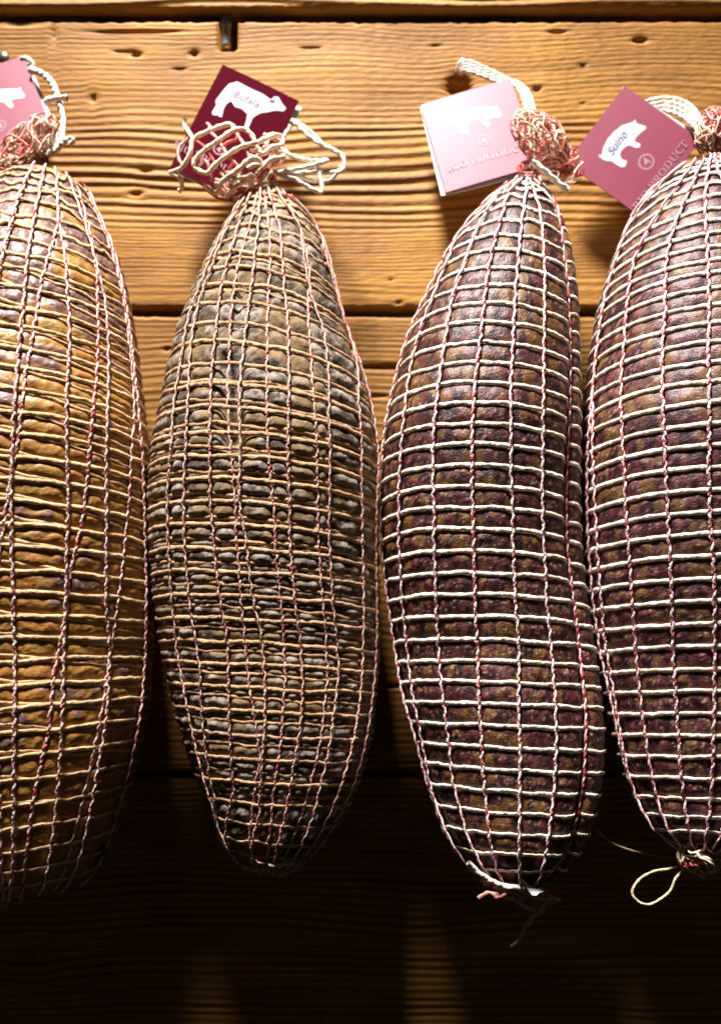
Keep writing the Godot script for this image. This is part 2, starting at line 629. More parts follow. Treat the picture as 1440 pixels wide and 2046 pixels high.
func cord_color(k: float) -> Color:
	if k < 0.5:
		return Color(0.78, 0.62, 0.46)
	if k < 0.8:
		return Color(0.74, 0.38, 0.33)
	return Color(0.60, 0.12, 0.10)

# loose tangle of cut net threads; ellipse in pixels turned by ang, at distance z from the wall
func tangle(parent: Node, called: String, cx: float, cy: float, rx: float, ry: float, ang: float, z: float, deep: float, count: int, r: float, tone := 1.0, from := Vector2.ZERO):
	var s := Soup.new()
	for k in count:
		var pts := []
		var a := rng.randf() * TAU
		var rr := sqrt(rng.randf())
		var u := cos(a) * rr
		var w := sin(a) * rr
		var dz := rng.randf_range(-1, 1)
		var hd := rng.randf() * TAU
		if from != Vector2.ZERO and k % 2 == 0:
			pts.append(ray(from.x + rng.randf_range(-5, 5), from.y + rng.randf_range(-4, 4), z))
		for j in rng.randi_range(4, 7):
			var lx := u * rx
			var ly := w * ry
			pts.append(ray(cx + lx * cos(ang) - ly * sin(ang), cy + lx * sin(ang) + ly * cos(ang), z + deep * dz * sqrt(maxf(0.0, 1.05 - u * u - w * w))))
			hd += rng.randf_range(-1.5, 1.5)
			var uw := Vector2(u + cos(hd) * 0.42, w + sin(hd) * 0.42).limit_length(1.0 + 0.15 * dz)
			u = uw.x
			w = uw.y
			dz = clampf(dz + rng.randf_range(-0.4, 0.5), -0.6, 1)
		var c := cord_color(rng.randf())
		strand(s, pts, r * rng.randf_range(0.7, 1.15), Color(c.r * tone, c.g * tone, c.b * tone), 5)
	var o := commit(s, called, mats.string, parent)
	o.set_meta("kind", "stuff")
	return o

func px_line(line: Array, ox: float, oy: float, sc: float, z: float, dz := 0.0) -> Array:
	var out := []
	for k in line.size():
		out.append(ray(ox + line[k][0] / sc, oy + line[k][1] / sc, z + dz * k / maxf(1.0, line.size() - 1.0)))
	return out

func evenly(a: float, b: float, step: float) -> Array:
	var out := []
	var n := roundi((b - a) / step)
	for k in n + 1:
		out.append(lerpf(a, b, k / float(n)))
	return out

func dress(o: Node3D, m: Meat, traced: Array, reds: Array, rings: Array, rings2: Array, slant2: float, under: int, ring_r: float, ring_tone: Color, pale: Color, cord_r: float, jitter: float):
	var net := Node3D.new()
	net.name = "net"
	o.add_child(net, true)
	for k in rings.size():
		net_ring(net, m, rings[k], 0.0, ring_r, 0.0005, ring_tone, k, jitter)
	for k in rings2.size():
		net_ring(net, m, rings2[k], slant2, ring_r * 0.8, 0.0, Color(ring_tone.r * 0.88, ring_tone.g * 0.86, ring_tone.b * 0.82), k + 70, jitter * 1.6)
	for k in traced.size():
		net_cord(net, m, traced[k], cord_r, reds[k] if k < reds.size() else 0.2, pale, 0.0021 if k < traced.size() - under else 0.0006, k)
	for th in [-165.0, -130.0, 130.0, 165.0]:
		net_cord(net, m, [[m.v0, deg_to_rad(th)], [m.v1, deg_to_rad(th)]], cord_r, 0.2, pale, 0.0021, int(th) + 400)

func build_meats():
	build_first()
	build_second()
	build_third()
	build_fourth()

func mirrored(right: Array, mid: Array) -> Array:
	var out := []
	for p in right:
		out.append([p[0], 2.0 * keyed(mid, p[0]) - p[1]])
	return out

# ---- orange fat piece in a doubled tan net, cut by the left edge of the picture
func build_first():
	var o := thing("netted_sausage", "orange-yellow fatty cured meat in a crossed double tan net, beside the light pink tag", "cured meat", "cured meats hanging in nets")
	var right := [[326, 118], [340, 150], [370, 172], [400, 190], [450, 212], [500, 235], [550, 250], [600, 262], [700, 278], [800, 288], [900, 293], [1000, 297], [1100, 300], [1200, 302], [1300, 300], [1400, 293], [1450, 285], [1500, 274], [1550, 262], [1600, 248], [1650, 232], [1700, 213], [1740, 190], [1770, 150], [1790, 110], [1803, 40]]
	var mid := [[326, 95], [400, 80], [500, 58], [700, 38], [1000, 28], [1500, 22], [1803, 20]]
	var m := make_meat(mirrored(right, mid), right, [[326, 0.038], [500, 0.06], [800, 0.077], [1300, 0.078], [1600, 0.090], [1803, 0.098]], 0.88, [[326, 4], [700, 8], [1000, 6], [1250, -4], [1400, -22], [1600, -26], [1803, -10]])
	m.bow = 6.0
	var lines := [
		[[88, 345], [70, 430], [57, 500], [51, 562], [47, 612], [40, 680], [34, 750], [29, 825], [25, 900], [22, 1000], [24, 1100], [27, 1200], [30, 1310], [30, 1450], [27, 1650], [25, 1740], [18, 1790]],
		[[108, 350], [112, 400], [115, 450], [126, 512], [131, 575], [135, 637], [135, 712], [131, 775], [130, 850], [132, 912], [134, 1000], [131, 1090], [129, 1200], [125, 1310], [120, 1450], [107, 1625], [90, 1740]],
		[[125, 350], [146, 400], [165, 460], [190, 545], [204, 605], [210, 675], [210, 750], [209, 825], [207, 900], [208, 1000], [208, 1100], [207, 1200], [215, 1305], [205, 1440], [185, 1550], [160, 1680]],
		[[138, 345], [170, 380], [205, 440], [242, 562], [261, 645], [272, 725], [282, 812], [286, 900], [288, 1000], [290, 1100], [291, 1200], [290, 1310], [283, 1425], [250, 1590], [205, 1690]],
		[[60, 350], [30, 430], [5, 520], [-20, 640], [-50, 800], [-70, 1000], [-70, 1300], [-50, 1600], [-10, 1760]],
		# inner net
		[[128, 345], [150, 380], [168, 440], [182, 500], [190, 550], [192, 600], [194, 650], [192, 725], [186, 800], [179, 875], [172, 975], [160, 1060], [140, 1140], [132, 1220], [118, 1290], [108, 1340], [95, 1465], [65, 1600], [50, 1720]],
		[[115, 440], [95, 515], [84, 555], [72, 630], [60, 700], [50, 750], [41, 850], [34, 900], [22, 960], [10, 1030], [0, 1100], [-10, 1300], [0, 1600]],
		[[235, 560], [262, 737], [265, 825], [260, 900], [257, 975], [250, 1060], [243, 1130], [233, 1210], [222, 1290], [200, 1420], [170, 1560], [140, 1680]]]
	var cords := []
	for l in lines:
		cords.append(trace(m, l))
	var rings := [338.0, 350.0, 364.0, 380.0, 398.0, 421.0, 447.0, 474.0, 502.0, 531.0, 566.0, 606.0, 645.0, 687.0, 726.0, 770.0, 816.0, 857.0, 906.0, 950.0, 996.0, 1044.0, 1089.0, 1138.0, 1184.0, 1231.0, 1278.0, 1325.0, 1378.0, 1425.0, 1474.0, 1524.0, 1574.0, 1623.0, 1668.0, 1712.0, 1750.0, 1780.0]
	var rings2 := [515.0, 548.0, 585.0, 627.0, 670.0, 713.0, 755.0, 797.0, 838.0, 884.0, 922.0, 968.0, 1012.0, 1062.0, 1108.0, 1160.0, 1205.0, 1254.0, 1300.0, 1350.0, 1398.0, 1448.0, 1498.0, 1548.0, 1600.0]
	meat_body(o, m, rings, rings2, 46.0, cords, "fat", 0.0019, [])
	dress(o, m, cords, [0.2, 0.15, 0.1, 0.5, 0.2, 0.9, 0.3, 0.2], rings, rings2, 46.0, 3, 0.00124, Color(0.60, 0.40, 0.225), Color(0.72, 0.56, 0.50), 0.00090, 1.0)
	tangle(o, "net_tuft", 55, 285, 66, 34, -0.75, 0.046, 0.010, 80, 0.00068, 1.0, Vector2(92, 322))
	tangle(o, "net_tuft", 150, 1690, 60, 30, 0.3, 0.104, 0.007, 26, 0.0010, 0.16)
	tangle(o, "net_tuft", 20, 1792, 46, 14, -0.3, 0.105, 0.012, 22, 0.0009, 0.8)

# ---- grey moulded piece in a doubled tan net
func build_second():
	var o := thing("netted_sausage", "grey mould-covered cured meat in a tan net, hanging under the dark red buffalo tag", "cured meat", "cured meats hanging in nets")
	var left := [[372, 512], [385, 490], [400, 474], [450, 448], [500, 424], [550, 400], [600, 380], [650, 360], [700, 345], [750, 334], [800, 325], [850, 317], [900, 308], [950, 303], [1000, 301], [1100, 303], [1200, 312], [1300, 327], [1400, 350], [1500, 378], [1550, 395], [1600, 415], [1650, 432], [1690, 455], [1720, 482], [1746, 530]]
	var right := [[372, 545], [385, 568], [400, 592], [450, 630], [500, 655], [550, 668], [600, 680], [650, 692], [700, 710], [750, 728], [800, 740], [850, 748], [900, 754], [950, 756], [1000, 756], [1100, 754], [1200, 757], [1250, 758], [1300, 757], [1350, 755], [1400, 750], [1450, 745], [1500, 736], [1550, 722], [1600, 702], [1650, 673], [1690, 640], [1720, 606], [1746, 560]]
	var m := make_meat(left, right, [[372, 0.037], [500, 0.053], [800, 0.066], [1300, 0.068], [1600, 0.084], [1746, 0.096]], 0.9, [[372, 4], [500, 22], [700, 30], [900, 20], [1200, 14], [1746, 10]])
	m.bow = 8.0
	var lines := [
		[[522, 392], [520, 409], [517, 463], [511, 501], [508, 540], [503, 578], [498, 610], [493, 652], [488, 700], [484, 731], [480, 779], [480, 827], [481, 891], [480, 1013], [493, 1079], [499, 1145], [509, 1211], [522, 1264], [528, 1317], [530, 1396], [530, 1450], [520, 1625], [510, 1720]],
		[[500, 400], [482, 441], [469, 485], [456, 530], [447, 562], [440, 610], [436, 652], [429, 712], [425, 757], [423, 827], [423, 891], [424, 1005], [430, 1079], [434, 1127], [441, 1185], [450, 1237], [458, 1290], [460, 1369], [463, 1465], [472, 1580], [477, 1710]],
		[[538, 395], [552, 441], [560, 476], [562, 514], [565, 559], [568, 604], [572, 652], [573, 700], [575, 747], [575, 795], [574, 891], [577, 1005], [579, 1106], [588, 1211], [599, 1290], [603, 1369], [600, 1425], [580, 1565], [555, 1680]],
		[[555, 395], [591, 453], [600, 508], [608, 559], [620, 610], [635, 658], [643, 709], [650, 763], [651, 827], [655, 891], [654, 1026], [654, 1106], [662, 1224], [670, 1303], [672, 1340], [657, 1475], [635, 1580], [600, 1690]],
		[[490, 400], [455, 460], [430, 520], [412, 568], [396, 623], [386, 683], [381, 747], [378, 827], [376, 891], [372, 1000], [376, 1110], [385, 1211], [396, 1277], [405, 1330], [412, 1450], [435, 1590], [452, 1680]],
		[[565, 395], [610, 440], [635, 500], [655, 570], [680, 668], [696, 731], [704, 795], [712, 860], [716, 950], [718, 1026], [719, 1132], [720, 1264], [714, 1400], [690, 1530], [650, 1640]],
		[[572, 395], [630, 460], [652, 520], [672, 590], [700, 690], [725, 763], [738, 811], [744, 891], [746, 1000], [744, 1100], [746, 1250], [738, 1400], [715, 1530], [665, 1650]],
		[[484, 400], [440, 480], [405, 560], [378, 640], [361, 747], [353, 795], [348, 891], [340, 1000], [345, 1120], [355, 1250], [375, 1380], [405, 1520], [440, 1640]],
		# inner net
		[[530, 400], [535, 440], [540, 476], [540, 533], [536, 604], [533, 668], [533, 731], [533, 795], [535, 891], [548, 1021], [552, 1119], [562, 1211], [567, 1290], [570, 1356], [562, 1480], [545, 1600], [535, 1700]],
		[[512, 400], [490, 480], [472, 546], [467, 584], [461, 645], [459, 700], [456, 763], [456, 808], [462, 900], [470, 1000], [476, 1106], [480, 1172], [487, 1251], [492, 1303], [498, 1369], [510, 1440], [520, 1520], [500, 1690]],
		[[560, 400], [600, 470], [615, 540], [611, 640], [616, 700], [621, 763], [626, 811], [632, 891], [634, 1000], [640, 1171], [649, 1264], [653, 1356], [640, 1480], [610, 1600], [580, 1690]]]
	var cords := []
	for l in lines:
		cords.append(trace(m, l))
	var rings := [380.0, 388.0, 397.0, 409.0, 428.0, 453.0, 478.0, 508.0, 538.0, 571.0, 608.0, 650.0, 688.0, 731.0, 771.0, 818.0, 867.0, 913.0, 959.0, 1005.0, 1051.0, 1099.0, 1145.0, 1193.0, 1239.0, 1286.0, 1330.0, 1376.0, 1424.0, 1474.0, 1520.0, 1567.0, 1610.0, 1650.0, 1687.0, 1712.0]
	var rings2 := [520.0, 583.0, 764.0, 806.0, 852.0, 897.0, 945.0, 992.0, 1040.0, 1082.0, 1127.0, 1171.0, 1215.0, 1260.0, 1305.0, 1350.0, 1396.0, 1444.0, 1492.0, 1545.0, 1590.0]
	var ha := on_meat(m, 455, 715)
	var hb := on_meat(m, 462, 890)
	meat_body(o, m, rings, rings2, 3.0, cords, "mould", 0.0030, [[ha.x, hb.x, ha.y, hb.y, 0.10, 0.008], [560.0, 660.0, ha.y + 0.09, ha.y + 0.06, 0.06, 0.004]])
	dress(o, m, cords, [0.0, 0.45, 0.4, 0.1, 0.1, 0.25, 0.45, 0.1, 0.5, 0.5, 0.35], rings, rings2, 3.0, 3, 0.00130, Color(0.44, 0.285, 0.17), Color(0.60, 0.43, 0.35), 0.00080, 0.85)
	# collapsed bag of spare net above the knot
	var bag := Node3D.new()
	bag.name = "net_bag"
	o.add_child(bag, true)
	var tan_ := Color(0.78, 0.62, 0.45)
	var rose := Color(0.72, 0.42, 0.36)
	var bars := [
		[[40, 890], [130, 850], [190, 740], [215, 640], [330, 575], [480, 525], [525, 560]],
		[[215, 850], [230, 790], [300, 720], [400, 650], [510, 575], [590, 560], [650, 600], [685, 665]],
		[[220, 860], [320, 895], [380, 830], [480, 750], [590, 690], [690, 665], [770, 630], [840, 605], [890, 620]],
		[[290, 980], [390, 1045], [430, 960], [480, 920], [560, 860], [640, 790], [710, 790], [740, 850]],
		[[690, 690], [740, 750], [800, 700], [880, 680], [890, 630]],
		[[730, 860], [800, 790], [895, 770], [880, 700]],
		[[460, 1080], [520, 1010], [600, 960], [650, 900], [660, 980], [600, 1060], [520, 1090]],
		[[40, 890], [110, 930], [130, 1000], [110, 1030]],
		[[150, 480], [150, 540], [190, 600], [215, 645]],
		[[480, 960], [560, 930], [640, 930], [655, 1000]],
		[[620, 860], [680, 830], [720, 850], [690, 900]]]
	for b in bars.size():
		var s := Soup.new()
		var pts := px_line(bars[b], 330, 110, 3.79, 0.066)
		for k in pts.size():
			var q := proj(pts[k])
			pts[k] = ray(q.x, q.y, 0.043 + 0.020 * sqrt(maxf(0.0, 1.0 - pow((q.x - 455.0) / 125.0, 2.0) - pow((q.y - 320.0) / 85.0, 2.0))))
		strand(s, pts, 0.0014, tan_, 6)
		commit(s, "net_thread", mats.string, bag)
	var ties := [
		[[215, 640], [300, 700], [380, 820], [470, 910], [520, 960]],
		[[330, 575], [400, 640], [460, 740], [540, 830], [600, 900]],
		[[520, 560], [570, 640], [610, 700], [640, 790]],
		[[200, 740], [220, 860], [285, 980], [340, 1040], [430, 1090], [560, 1100]],
		[[250, 840], [300, 800], [330, 850], [350, 960]],
		[[180, 630], [110, 700], [105, 790], [150, 850]],
		[[440, 690], [480, 660], [540, 640], [560, 600]],
		[[320, 520], [340, 540], [335, 575]],
		[[640, 720], [700, 730], [690, 770], [640, 760]],
		[[480, 860], [520, 820], [560, 860]]]
	for b in ties.size():
		var s := Soup.new()
		var pts := px_line(ties[b], 330, 110, 3.79, 0.066)
		for k in pts.size():
			var q := proj(pts[k])
			pts[k] = ray(q.x, q.y, 0.0415 + 0.020 * sqrt(maxf(0.0, 1.0 - pow((q.x - 455.0) / 125.0, 2.0) - pow((q.y - 320.0) / 85.0, 2.0))))
		strand(s, pts, 0.0010, rose if b % 3 else Color(0.6, 0.13, 0.12), 5)
		commit(s, "net_thread", mats.string, bag)
	tangle(o, "net_tuft", 478, 372, 44, 24, 0.25, 0.048, 0.010, 40, 0.0008, 1.0, Vector2(520, 365))
	tangle(o, "net_tuft", 540, 300, 28, 30, 0.0, 0.044, 0.008, 12, 0.0009)
	tangle(o, "net_tuft", 530, 356, 20, 20, 0.0, 0.046, 0.008, 14, 0.0011, 0.85)
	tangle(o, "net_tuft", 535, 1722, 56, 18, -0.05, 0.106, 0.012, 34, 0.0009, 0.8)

# ---- dark red fat-flecked piece with a seam down its side
func build_third():
	var o := thing("netted_sausage", "dark red fat-flecked cured meat in a cream net, frayed end with a white scrap below", "cured meat", "cured meats hanging in nets")
	var left := [[340, 1048], [355, 1030], [380, 1000], [400, 975], [450, 930], [500, 895], [550, 868], [600, 845], [650, 822], [700, 802], [750, 789], [800, 778], [850, 770], [900, 765], [1000, 760], [1100, 763], [1200, 775], [1300, 790], [1350, 798], [1400, 808], [1450, 824], [1500, 838], [1550, 851], [1600, 868], [1650, 886], [1700, 915], [1730, 942], [1752, 970], [1772, 1020]]
	var right := [[340, 1068], [355, 1085], [380, 1104], [400, 1115], [450, 1135], [500, 1148], [550, 1157], [600, 1163], [700, 1167], [800, 1166], [900, 1162], [1000, 1160], [1100, 1163], [1200, 1175], [1300, 1190], [1400, 1202], [1450, 1207], [1500, 1208], [1550, 1205], [1600, 1197], [1650, 1183], [1700, 1160], [1730, 1138], [1752, 1110], [1772, 1060]]
	for p in right:
		p[1] -= 7
	var m := make_meat(left, right, [[340, 0.037], [500, 0.052], [800, 0.066], [1300, 0.068], [1600, 0.085], [1772, 0.102]], 0.9, [[340, 2], [500, 16], [800, 14], [1100, 10], [1400, 8], [1600, 12], [1772, 0]])
	m.bow = 15.0
	var seam_px := [[1072, 372], [1090, 390], [1115, 450], [1125, 500], [1132, 550], [1137, 600], [1141, 700], [1140, 800], [1137, 850], [1134, 900], [1131, 1000], [1133, 1100], [1140, 1160], [1146, 1210], [1152, 1260], [1158, 1310], [1163, 1360], [1168, 1400], [1170, 1450], [1168, 1500], [1167, 1550], [1160, 1600], [1150, 1650], [1135, 1700], [1110, 1740]]
	var lines := [
		[[1030, 365], [1005, 385], [980, 396], [948, 473], [928, 530], [914, 562], [900, 620], [893, 668], [887, 706], [880, 754], [874, 805], [869, 856], [867, 900], [868, 980], [870, 1060], [872, 1140], [875, 1220], [880, 1305], [892, 1420], [907, 1550], [935, 1660], [970, 1735]],
		[[1040, 365], [1018, 386], [1005, 428], [992, 469], [981, 508], [975, 540], [968, 591], [964, 636], [959, 677], [954, 725], [949, 763], [946, 808], [943, 859], [943, 930], [944, 1000], [946, 1080], [948, 1160], [951, 1240], [955, 1305], [960, 1425], [965, 1525], [977, 1640], [1000, 1750]],
		[[1052, 365], [1051, 383], [1045, 422], [1039, 463], [1034, 514], [1029, 572], [1026, 623], [1023, 674], [1021, 719], [1018, 763], [1018, 827], [1018, 891], [1019, 980], [1022, 1060], [1024, 1140], [1028, 1220], [1035, 1305], [1035, 1450], [1036, 1600], [1037, 1740]],
		[[1058, 365], [1068, 395], [1075, 422], [1080, 463], [1083, 508], [1085, 559], [1084, 610], [1083, 668], [1082, 725], [1081, 783], [1080, 843], [1079, 930], [1079, 1020], [1082, 1110], [1086, 1200], [1092, 1260], [1097, 1310], [1104, 1400], [1105, 1525], [1097, 1625], [1082, 1725]],
		[[1022, 365], [970, 405], [940, 440], [919, 473], [900, 514], [884, 549], [866, 597], [852, 632], [839, 674], [829, 709], [820, 757], [815, 805], [807, 878], [803, 950], [802, 1040], [804, 1130], [810, 1220], [820, 1310], [837, 1425], [855, 1515], [875, 1600], [905, 1680], [945, 1738]],
		[[1015, 368], [955, 410], [915, 460], [880, 520], [850, 580], [820, 650], [800, 710], [785, 780], [775, 850], [769, 920], [764, 1000], [766, 1080], [772, 1150], [782, 1230], [795, 1320], [815, 1430], [840, 1540], [870, 1640], [910, 1710]],
		seam_px]
	for p in seam_px:
		p[0] += 6
	var cords := []
	for l in lines:
		cords.append(trace(m, l))
	m.groove = cords[6]
	m.groove_depth = 0.0042
	m.groove_wide = 0.10
	var rings := [348.0, 357.0, 367.0, 378.0, 392.0, 412.0, 440.0, 471.0, 502.0, 536.0, 571.0, 607.0, 645.0, 685.0, 725.0, 766.0, 805.5, 847.0, 888.0, 930.5, 973.0, 1015.0, 1057.0, 1102.0, 1146.0, 1189.0, 1233.0, 1279.0, 1322.0, 1365.0, 1408.0, 1452.0, 1497.0, 1541.0, 1585.0, 1628.0, 1670.0, 1708.0, 1740.0]
	meat_body(o, m, rings, [], 0.0, cords, "dark", 0.0016, [])
	dress(o, m, cords, [0.25, 0.75, 0.15, 0.1, 0.4, 0.7, 1.5], rings, [], 0.0, 0, 0.00120, Color(0.74, 0.64, 0.53), Color(0.80, 0.67, 0.65), 0.00092, 0.7)
	tangle(o, "net_tuft", 1080, 275, 62, 40, 0.75, 0.050, 0.011, 100, 0.00058, 1.0, Vector2(1062, 335))
	tangle(o, "net_tuft", 1130, 335, 34, 36, 0.2, 0.048, 0.008, 30, 0.00058, 1.0, Vector2(1070, 340))
	tangle(o, "net_tuft", 1056, 340, 22, 16, 0.2, 0.048, 0.009, 16, 0.0011, 0.9)
	tangle(o, "net_tuft", 1040, 1778, 72, 16, 0.22, 0.108, 0.014, 30, 0.00085, 0.8)
	var tail := Soup.new()
	strand(tail, px_line([[690, 840], [620, 890], [560, 960], [520, 1020], [480, 1110], [430, 1170], [380, 1205]], 940, 1640, 4.8, 0.110, 0.004), 0.0009, Color(0.52, 0.40, 0.25))
	strand(tail, px_line([[700, 800], [660, 870], [590, 920], [540, 1010]], 940, 1640, 4.8, 0.111), 0.0014, Color(0.55, 0.44, 0.30))
	commit(tail, "loose_tail", mats.string, o)
	var scrap := Soup.new()
	scrap_piece(scrap, [[455, 575], [490, 560], [560, 615], [640, 650], [690, 655], [705, 680], [660, 690], [630, 715], [590, 715], [560, 680], [520, 625]], 940, 1640, 4.8, 0.124, 0.0016)
	commit(scrap, "white_scrap", plain(Color(0.80, 0.80, 0.84), 0.6), o)
	var seam_end := Soup.new()
	strand(seam_end, px_line([[-20, 400], [40, 470], [120, 530], [220, 590], [330, 630], [430, 640], [500, 650]], 940, 1640, 4.8, 0.127, -0.004), 0.0017, Color(0.70, 0.58, 0.52))
	strand(seam_end, px_line([[75, 745], [130, 710], [220, 700], [320, 730], [430, 760], [530, 830], [620, 850]], 940, 1640, 4.8, 0.118), 0.0013, Color(0.55, 0.42, 0.30))
	strand(seam_end, px_line([[75, 745], [120, 720], [170, 690], [260, 740], [340, 700]], 940, 1640, 4.8, 0.120), 0.0012, Color(0.50, 0.22, 0.20))
	commit(seam_end, "gathered_hem", mats.string, o)

func scrap_piece(s: Soup, poly: Array, ox: float, oy: float, sc: float, z: float, thick: float):
	var pts := PackedVector2Array()
	for p in poly:
		var q := ray(ox + p[0] / sc, oy + p[1] / sc, z)
		pts.append(Vector2(q.x, q.y))
	slab(s, pts, z, thick, Color.WHITE)

func slab(s: Soup, pts: PackedVector2Array, z: float, thick: float, col: Color):
	var tri := Geometry2D.triangulate_polygon(pts)
	var n := pts.size()
	var b := s.v.size()
	for q in 2:
		for p in pts:
			s.v.append(Vector3(p.x, p.y, z if q == 0 else z - thick))
			s.c.append(col)
	for k in range(0, tri.size(), 3):
		s.i.append_array([b + tri[k], b + tri[k + 1], b + tri[k + 2]])
		s.i.append_array([b + n + tri[k], b + n + tri[k + 2], b + n + tri[k + 1]])
	for k in n:
		var k2 := (k + 1) % n
		s.i.append_array([b + k, b + n + k, b + k2, b + k2, b + n + k, b + n + k2])

# ---- rosy dark piece cut by the right edge of the picture
func build_fourth():
	var o := thing("netted_sausage", "purplish red cured meat in a cream net, thin loop of string hanging below its knot", "cured meat", "cured meats hanging in nets")
	var left := [[308, 1408], [318, 1385], [330, 1352], [350, 1322], [375, 1295], [400, 1275], [450, 1247], [500, 1227], [550, 1210], [600, 1195], [650, 1185], [700, 1178], [750, 1172], [800, 1168], [900, 1164], [1000, 1163], [1100, 1166], [1200, 1175], [1300, 1190], [1400, 1214], [1450, 1225], [1500, 1236], [1550, 1250], [1600, 1271], [1650, 1302], [1680, 1340], [1706, 1385]]
	var mid := [[308, 1422], [400, 1416], [600, 1410], [1000, 1408], [1706, 1398]]
	var m := make_meat(left, mirrored(left, mid), [[308, 0.037], [450, 0.052], [800, 0.069], [1300, 0.070], [1600, 0.083], [1706, 0.096]], 0.9, [[308, 2], [600, 4], [1000, 2], [1400, 0], [1706, 4]])
	m.bow = 16.0
	var lines := [
		[[1382, 325], [1330, 370], [1290, 420], [1255, 470], [1227, 515], [1212, 573], [1203, 622], [1198, 671], [1193, 720], [1190, 781], [1191, 842], [1190, 916], [1193, 1000], [1198, 1100], [1205, 1200], [1212, 1280], [1220, 1330], [1240, 1450], [1260, 1550], [1285, 1620]],
		[[1395, 322], [1360, 370], [1325, 420], [1295, 470], [1274, 515], [1264, 561], [1256, 622], [1252, 683], [1246, 744], [1245, 806], [1247, 867], [1251, 940], [1254, 1020], [1259, 1100], [1264, 1180], [1270, 1260], [1274, 1320], [1285, 1425], [1300, 1525], [1330, 1640]],
		[[1407, 322], [1385, 370], [1362, 420], [1345, 470], [1335, 510], [1331, 561], [1330, 622], [1325, 683], [1324, 744], [1325, 806], [1328, 867], [1330, 928], [1333, 1000], [1339, 1100], [1342, 1180], [1344, 1260], [1346, 1320], [1352, 1425], [1360, 1540], [1375, 1650]],
		[[1418, 322], [1410, 370], [1408, 420], [1410, 470], [1412, 515], [1415, 598], [1413, 696], [1415, 793], [1415, 867], [1414, 940], [1416, 1020], [1421, 1100], [1425, 1180], [1425, 1260], [1425, 1320], [1424, 1425], [1417, 1600], [1408, 1665]],
		[[1378, 328], [1310, 370], [1262, 430], [1225, 500], [1200, 570], [1182, 660], [1172, 740], [1166, 850], [1164, 980], [1167, 1080], [1172, 1160], [1182, 1250], [1195, 1330], [1212, 1400], [1235, 1500], [1262, 1590]],
		[[1428, 322], [1445, 380], [1465, 440], [1485, 520], [1495, 640], [1500, 800], [1500, 1000], [1500, 1200], [1495, 1400], [1470, 1560], [1440, 1650]],
		[[1436, 322], [1475, 390], [1520, 470], [1550, 580], [1570, 720], [1580, 900], [1580, 1100], [1570, 1300], [1540, 1480], [1490, 1620]]]
	var cords := []
	for l in lines:
		cords.append(trace(m, l))
	var rings := [316.0, 324.0, 333.0, 344.0, 364.0, 388.0, 413.0, 437.0, 462.0, 488.0, 515.0, 540.0, 573.0, 605.0, 641.0, 680.0, 719.0, 757.0, 799.0, 843.0, 886.0, 930.0, 976.0, 1020.0, 1064.0, 1108.0, 1154.0, 1199.0, 1245.0, 1291.0, 1336.0, 1380.0, 1426.0, 1470.0, 1514.0, 1557.0, 1598.0, 1634.0, 1662.0]
	meat_body(o, m, rings, [], 0.0, cords, "pink", 0.0016, [])
	dress(o, m, cords, [0.4, 0.65, 0.5, 0.4, 0.5, 0.4, 0.4], rings, [], 0.0, 0, 0.00128, Color(0.74, 0.64, 0.53), Color(0.78, 0.60, 0.60), 0.00096, 0.5)
	tangle(o, "net_tuft", 1425, 265, 34, 44, 0.2, 0.048, 0.011, 70, 0.00068, 1.0, Vector2(1424, 306))
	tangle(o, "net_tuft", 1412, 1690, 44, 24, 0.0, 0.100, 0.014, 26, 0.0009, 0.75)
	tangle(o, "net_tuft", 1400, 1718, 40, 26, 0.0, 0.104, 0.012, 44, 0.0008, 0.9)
	var loop := Soup.new()
	strand(loop, px_line([[1010, 815], [850, 865], [700, 890], [560, 960], [480, 1050], [455, 1130], [490, 1200], [570, 1250], [660, 1255], [780, 1190], [880, 1100], [935, 970], [1040, 850]], 1180, 1580, 5.538, 0.098, 0.004), 0.00075, Color(0.62, 0.50, 0.34))
	strand(loop, px_line([[990, 610], [965, 700], [985, 790], [1050, 850], [1150, 905], [1260, 960]], 1180, 1580, 5.538, 0.104), 0.0011, Color(0.60, 0.46, 0.33))
	strand(loop, px_line([[1040, 600], [1010, 690], [1025, 770], [1080, 840]], 1180, 1580, 5.538, 0.105), 0.0010, Color(0.60, 0.46, 0.33))
	strand(loop, [ray(1188, 1655, 0.075), ray(1215, 1680, 0.072), ray(1250, 1696, 0.07), ray(1300, 1708, 0.067), ray(1352, 1711, 0.064), ray(1380, 1708, 0.06)], 0.0006, Color(0.45, 0.33, 0.2))
	commit(loop, "string_loop", mats.string, o)

# ================================================================== tags
func make_tag(label: String, o_px: Vector2, u_px: Vector2, v_px: Vector2, zo: float, zu: float, zv: float, ink: Color, leaf_turn: float, leaf_shift: Vector2) -> Dictionary:
	var p0 := ray(o_px.x, o_px.y, zo)
	var pu := ray(u_px.x, u_px.y, zu)
	var pv := ray(v_px.x, v_px.y, zv)
	var ex := (pu - p0).normalized()
	var w := (pu - p0).length()
	var dn := pv - p0
	dn = dn - ex * dn.dot(ex)
	var hgt := dn.length()
	var ey := -dn.normalized()
	var o := thing("product_tag", label, "tag", "hanging product tags")
	o.transform = Transform3D(Basis(ex, ey, ex.cross(ey)), p0)
	var s := Soup.new()
	var bend := 5
	# a slightly bowed card with rounded corners cut as a polygon grid
	card(s, w, hgt, 0.0, 0.0005, 0.0005, ink, Vector2.ZERO, 0.0)
	commit(s, "cover", mats.matte_card if ink.r < 0.2 else mats.card, o)
	var l := Soup.new()
	card(l, w, hgt, -0.0022, 0.0004, -0.0008, Color(0.80, 0.80, 0.84), leaf_shift, leaf_turn)
	commit(l, "inner_leaf", mats.ink, o)
	return {"node": o, "w": w, "h": hgt, "o": o_px, "u": u_px - o_px, "v": v_px - o_px}

